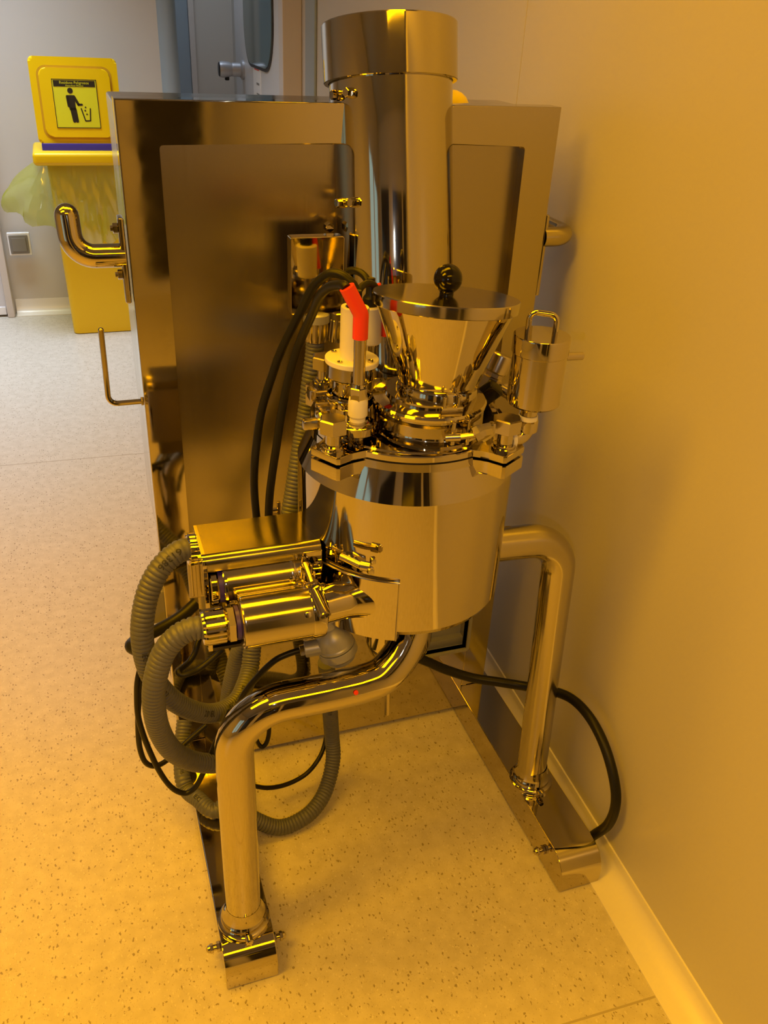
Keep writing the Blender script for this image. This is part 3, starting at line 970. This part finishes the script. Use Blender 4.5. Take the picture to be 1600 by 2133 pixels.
obj('bore_shade', MB().lathe([(0, 0), (.0064, 0)], (.2788, .9735, .7796), (-.14, .90, .42), 16), DARK, ch)  # dark disc painted in for the shade inside the hollow end
for k in range(4):
    a = radians(60 + 90 * k)
    obj('cover_screw', MB().lathe([(0, 0), (.0055, 0), (.005, .003), (0, .0045)], (.256, YC + .0415 * cos(a), ZC + .0415 * sin(a)), (0, cos(a), sin(a)), 10), STEEL, ch)
th = MB().cyl((.316, 1.02, .848), (.338, .992, .846), .0055, 12).cyl((.338, .992, .846), (.350, .984, .846), .0075, 12).box((.344, .974, .838), (.354, .984, .848), .002).box((.352, .985, .848), (.360, .995, .858), .002)
obj('wing_nut', th, DULL, ch)

# motor cover, open at the front, and the upper cylinder inside it
X0, X1, Y0, Y1, Z0, Z1 = .124, .300, 1.072, 1.172, .668, .842
mbx = MB()
out_ = [(Y1, Z1)] + [(Y0 + .014 - .014 * sin(t), Z1 - .014 + .014 * cos(t)) for t in [pi / 2 * i / 6 for i in range(7)]] + [(Y0, Z1 - .024), (Y0 + .003, Z1 - .024)] \
    + [(Y0 + .015 - .012 * cos(t), Z1 - .016 + .012 * sin(t)) for t in [pi / 2 * i / 6 for i in range(7)]] + [(Y1 - .004, Z1 - .004), (Y1 - .004, Z0 + .004), (Y0 + .002, Z0 + .004), (Y0, Z0), (Y1, Z0)]
mbx.prism(out_, X0, X1, 'x')
mc = obj('motor_cover', mbx, COVER, MC, sharp=25)
endp = [(Y1, Z1)] + [(Y0 + .014 - .014 * sin(t), Z1 - .014 + .014 * cos(t)) for t in [pi / 2 * i / 6 for i in range(7)]] + [(Y0, Z0), (Y1, Z0)]
obj('end_plate', MB().prism(endp, X0 - .006, X0 + .001, 'x', .001), STEEL, mc)
obj('front_bracket', MB().box((.270, Y0 - .002, .69), (.301, Y0 + .004, Z1 - .012), .0015).box((.268, Y0 - .004, .71), (.274, Y0 + .03, Z1 - .02), .001), STEEL, mc)
obj('bracket_nut', MB().hexa((.288, Y0 - .002, .808), (.288, Y0 - .010, .808), .0085, .2).cyl((.288, Y0 - .01, .808), (.288, Y0 - .014, .808), .005, 12), STEEL, mc)
gland((.119, 1.14, .818), (.104, 1.14, .819), .0255, STEEL, mc, ribs=12)
obj('gland_collar', MB().hexa((.1195, 1.14, .818), (.117, 1.14, .818), .027), STEEL, mc)
obj('back_bracket', MB().box((.105, 1.175, .70), (.30, 1.180, .826), .002).box((.108, 1.166, .71), (.112, 1.18, .79), .001), DULL, mc)
up = obj('upper_drive', MB().lathe([(0, 0), (.034, 0), (.0385, .003), (.0385, .100), (.0398, .102), (.0398, .107), (.0385, .109), (.0385, .128), (0, .128)], (.149, 1.092, .782), (1, 0, 0), 56), SATIN, MC, sharp=35)
obj('end_disc', MB().lathe([(0, 0), (.040, 0), (.041, .002), (.041, .006), (0, .006)], (.146, 1.092, .780), (1, 0, 0), 40), STEEL, up)
obj('blue_gasket', MB().lathe([(0, 0), (.030, 0), (.030, .007), (0, .007)], (.1395, 1.092, .782), (1, 0, 0), 28), BLUE, up, 'blue sealing ring of the upper cylinder')
obj('lock_nut', MB().lathe([(0, 0), (.031, 0), (.033, .002), (.033, .010), (.031, .0125), (0, .0125)], (.127, 1.092, .782), (1, 0, 0), 28), STEEL, up)
for z_ in (.0,):
    obj('cover_screw', MB().lathe([(0, 0), (.0055, 0), (.005, .003), (0, .0045)], (.250, 1.092 - .036, .795), (0, -.93, .36), 10), STEEL, up)
# red pilot specks on the cylinder
obj('clip', MB().box((.256, 1.255, .785), (.262, 1.262, .815), .001).box((.272, 1.255, .785), (.278, 1.262, .815), .001).box((.256, 1.252, .783), (.278, 1.266, .790), .001).cyl((.262, 1.258, .80), (.272, 1.258, .80), .004, 8), STEEL, MC)

# grey transmitter head under the nozzle
tn = V((.30, -.12, -.94)).normalized()
tc0 = V((.306, 1.058, .700))
trh = obj('transmitter_head', MB().lathe([(0, -.004), (.0125, -.004), (.0125, .012), (.016, .014), (.024, .022), (.0285, .032), (.0295, .044), (.031, .046), (.031, .050), (0, .050)], tc0, tn, 40), ALU, MC, 'cast grey sensor head hanging below the chopper nozzle')
obj('screw_cap', MB().lathe([(0, 0), (.0315, 0), (.0325, .002), (.0325, .014), (.029, .018), (.024, .019), (.024, .027), (.021, .029), (0, .029)], tc0 + tn * .0515, tn, 40), ALU, trh)
obj('cap_gasket', MB().lathe([(.030, 0), (.030, .0025)], tc0 + tn * .0497, tn, 40), BLACK, trh)
obj('cable_entry', MB().cyl((.302, 1.052, .655), (.270, 1.058, .650), .0135, 24, bev=.0012), ALU, trh)
obj('entry_nut', MB().hexa((.271, 1.058, .650), (.262, 1.059, .6485), .0095), DULL, trh)
ch_ = MB()
for k in range(7):
    ch_.ball((.273 + .001 * k, 1.05, .628 - .006 * k), .0018, 8)
obj('bead_chain', ch_, STEEL, trh)

# ------------------------------------------------------------------ corrugated hoses and cables
PATH = {}
PATH['h1'] = [(0.113,1.14,0.82),(0.09,1.13,0.824),(0.062,1.12,0.808),(0.039,1.11,0.775),(0.025,1.1,0.73),(0.021,1.1,0.68),(0.027,1.11,0.616),(0.048,1.12,0.556),(0.078,1.14,0.5),(0.117,1.17,0.448),(0.153,1.2,0.42),(0.184,1.23,0.412),(0.207,1.27,0.415),(0.222,1.3,0.43),(0.231,1.32,0.472),(0.235,1.33,0.517)]
PATH['h2'] = [(0.108,1.02,0.758),(0.087,1.02,0.758),(0.065,1.02,0.746),(0.045,1.02,0.719),(0.03,1.02,0.672),(0.025,1.03,0.616),(0.029,1.05,0.546),(0.044,1.07,0.48),(0.071,1.1,0.417),(0.105,1.12,0.377),(0.135,1.14,0.352),(0.158,1.17,0.345),(0.17,1.22,0.31),(0.187,1.31,0.263),(0.202,1.4,0.209),(0.216,1.482,0.157)]
PATH['h3'] = [(0.096,1.455,0.172),(0.084,1.42,0.137),(0.074,1.36,0.108),(0.080,1.33,0.089),(0.098,1.29,0.100),(0.123,1.25,0.100),(0.161,1.251,0.104),(0.212,1.239,0.052),(0.261,1.234,0.020),(0.316,1.243,0.022),(0.358,1.269,0.03),(0.388,1.305,0.045),(0.407,1.335,0.085),(0.407,1.35,0.141),(0.396,1.33,0.233),(0.382,1.3,0.334),(0.368,1.27,0.427)]
PATH['h4'] = [(0.384,1.43,1.042),(0.383,1.43,1.015),(0.375,1.425,0.967),(0.367,1.42,0.913),(0.355,1.41,0.86),(0.339,1.39,0.801),(0.326,1.375,0.749),(0.313,1.36,0.707),(0.291,1.34,0.658),(0.267,1.33,0.591),(0.238,1.33,0.517),(0.209,1.34,0.443),(0.196,1.36,0.367),(0.186,1.38,0.287),(0.178,1.39,0.211)]
PATH['cA'] = [(0.373,1.16,1.196),(0.371,1.165,1.207),(0.367,1.17,1.214),(0.356,1.18,1.222),(0.345,1.19,1.223),(0.334,1.2,1.215),(0.32,1.21,1.196),(0.308,1.225,1.161),(0.293,1.235,1.125),(0.278,1.245,1.086),(0.263,1.25,1.04),(0.248,1.25,0.992),(0.24,1.25,0.947),(0.232,1.24,0.902),(0.23,1.24,0.855),(0.231,1.23,0.795),(0.238,1.24,0.699),(0.244,1.25,0.575)]
PATH['cB'] = [(0.334,1.083,1.231),(0.332,1.09,1.233),(0.328,1.105,1.23),(0.322,1.125,1.222),(0.316,1.15,1.203),(0.312,1.18,1.167),(0.302,1.205,1.122),(0.291,1.215,1.08),(0.281,1.22,1.034),(0.272,1.22,0.988),(0.265,1.22,0.943),(0.257,1.22,0.893),(0.251,1.22,0.845),(0.249,1.22,0.794),(0.255,1.24,0.696),(0.261,1.25,0.571)]
PATH['cC'] = [(0.392,1.27,1.202),(0.397,1.265,1.205),(0.404,1.255,1.206),(0.411,1.245,1.202),(0.415,1.235,1.194),(0.415,1.225,1.187)]
PATH['cD'] = [(0.377,1.17,1.196),(0.384,1.18,1.201),(0.392,1.19,1.203),(0.403,1.2,1.203),(0.414,1.21,1.198),(0.421,1.215,1.191)]
PATH['big'] = [(0.569,1.33,0.355),(0.612,1.32,0.332),(0.655,1.31,0.307),(0.712,1.29,0.287),(0.766,1.265,0.283),(0.812,1.24,0.282),(0.857,1.19,0.299),(0.877,1.14,0.312),(0.885,1.08,0.309),(0.889,1.023,0.282),(0.890,0.975,0.235),(0.889,0.955,0.188),(0.889,0.962,0.126),(0.888,0.992,0.060),(0.888,1.010,0.022)]
PATH['cE'] = [(0.021,1.14,0.621),(0.014,1.135,0.609),(0.006,1.13,0.584),(0.002,1.13,0.55),(0.0,1.13,0.51),(0.004,1.13,0.467),(0.012,1.13,0.421),(0.023,1.13,0.373),(0.036,1.13,0.335),(0.05,1.13,0.312),(0.066,1.13,0.302),(0.083,1.13,0.313),(0.097,1.13,0.34),(0.11,1.13,0.371),(0.122,1.135,0.399),(0.14,1.15,0.421),(0.158,1.16,0.453)]
PATH['cF'] = [(0.023,1.18,0.58),(0.017,1.18,0.56),(0.008,1.18,0.519),(0.0,1.18,0.465),(-0.004,1.18,0.415),(-0.004,1.18,0.382),(0.001,1.18,0.352),(0.012,1.185,0.332),(0.028,1.19,0.326),(0.045,1.2,0.326),(0.064,1.21,0.333),(0.087,1.22,0.344),(0.121,1.23,0.362)]
PATH['cG'] = [(0.219,1.32,0.265),(0.225,1.32,0.24),(0.229,1.32,0.217),(0.235,1.32,0.193),(0.243,1.32,0.181),(0.252,1.32,0.189),(0.258,1.32,0.213),(0.259,1.32,0.243),(0.256,1.32,0.282)]
PATH['cH'] = [(0.18,1.27,0.157),(0.198,1.28,0.129),(0.217,1.29,0.102),(0.246,1.3,0.076),(0.279,1.31,0.06),(0.314,1.32,0.055),(0.345,1.33,0.06),(0.37,1.34,0.078),(0.39,1.36,0.091),(0.404,1.38,0.122),(0.407,1.38,0.188),(0.398,1.36,0.279)]
PATH['cI'] = [(0.262,1.06,0.648),(0.252,1.06,0.647),(0.239,1.06,0.644),(0.223,1.06,0.638),(0.207,1.065,0.62),(0.192,1.07,0.598),(0.18,1.075,0.578),(0.169,1.08,0.555),(0.161,1.09,0.522)]
PATH['cJ'] = [(0.145,1.12,0.627),(0.119,1.11,0.615),(0.102,1.105,0.608),(0.086,1.1,0.607),(0.075,1.1,0.607),(0.071,1.105,0.611),(0.078,1.115,0.608),(0.091,1.13,0.606),(0.102,1.14,0.613),(0.109,1.15,0.624),(0.118,1.17,0.631)]
PATH['cK'] = [(0.138,1.4,0.527),(0.112,1.39,0.512),(0.087,1.38,0.504),(0.066,1.37,0.502),(0.047,1.36,0.502),(0.027,1.35,0.503),(0.01,1.335,0.506),(0.004,1.315,0.513),(0.011,1.3,0.515),(0.022,1.285,0.52),(0.037,1.27,0.523)]


def print_on_hose(path, r, txt, size, s0, toward, parent, flip=False):
    """lettering bent onto the hose, facing the given point"""
    s = arclen(path)
    vs, fs = text_mesh(txt, size, 'LEFT')

    def at(d):
        j = 0
        while j < len(s) - 2 and s[j + 1] < d: j += 1
        t = (d - s[j]) / (s[j + 1] - s[j])
        return path[j].lerp(path[j + 1], t), (path[j + 1] - path[j]).normalized()
    out = []
    for v in vs:
        d = s0 + (v.x if not flip else -v.x)
        p, T = at(d)
        f = (V(toward) - p)
        f = (f - T * f.dot(T)).normalized()
        b = f.cross(T)
        a = (v.y if not flip else -v.y) / r
        out.append(p + (f * cos(a) + b * sin(a)) * (r + .0006))
    return obj('print', add_faces(MB(), out, fs), INK, parent, 'black lettering printed along the hose')


def hose(key, r, label, prints=(), pitch=.0075):
    pts = smooth_path(PATH[key], 10)
    path = resample(pts, pitch / 4)
    rad = [r * (1.035, 1.045, 1.035, .935)[i % 4] for i in range(len(path))]
    o = tag(obj('corrugated_hose', MB().tube(path, rad, 20), HOSE, None, None, 75, origin=PATH[key][0]), label, 'hose', 'grey corrugated hoses of the machine')
    for txt, size, s0, fl in prints:
        print_on_hose(path, r * 1.055, txt, size, s0, (0, 0, 1.55), o, fl)
    return o


hose('h1', .0172, 'grey corrugated hose from the gland on the motor cover, looping down behind the nearer hose',
     (('61386', .015, .025, False), ('IEC', .012, .20, False), ('61386-23', .012, .27, False), ('20 EL', .015, .435, False), ('IEC 61386-23', .013, .515, False)))
hose('h2', .0172, 'grey corrugated hose from the lower steel cylinder, frontmost loop passing behind the left leg')
hose('h3', .0165, 'grey corrugated hose lying on the floor and passing behind the left leg', (('61386', .013, .09, False), ('IEC', .013, .20, False), ('61386-23', .012, .80, False)))
hose('h4', .0162, 'grey corrugated hose hanging from the gland below the mounting plate on the cabinet front')


def cable(key, r, label, group=None, ends=()):
    o = tag(obj('cable', MB().tube(smooth_path(PATH[key], 7), r, 12), BLACK, None, None, 60, origin=PATH[key][0]), label, 'cable', group)
    return o


cable('cA', .0068, 'black cable arching from the white sleeve down to the motor cover')
cable('cB', .0068, 'black cable running from the bright red sleeve down to the motor cover')
cable('cC', .0058, 'short black cable arching from the column to the plug behind the hopper')
cable('cD', .0052, 'short black cable between the white sleeve and the red sleeve behind the hopper')
cable('big', .0105, 'thick black cable curving past the right leg and down beside the wall')
cable('cE', .0050, 'thin black cable hanging lowest in front of the rail, left of the left leg')
cable('cF', .0050, 'thin black cable loop hanging over the floor behind the frontmost hose')
cable('cG', .0048, 'tiny black cable loop hanging just right of the left leg')
cable('cH', .0050, 'thin black cable near the floor between the left leg and the upright hose')
cable('cI', .0052, 'black cable from the grey sensor head down behind the bent tube')
cable('cJ', .0050, 'black cable folded into a narrow loop below the motor cover')
cable('cK', .0120, 'thick black cable bulging out left behind the hoses')
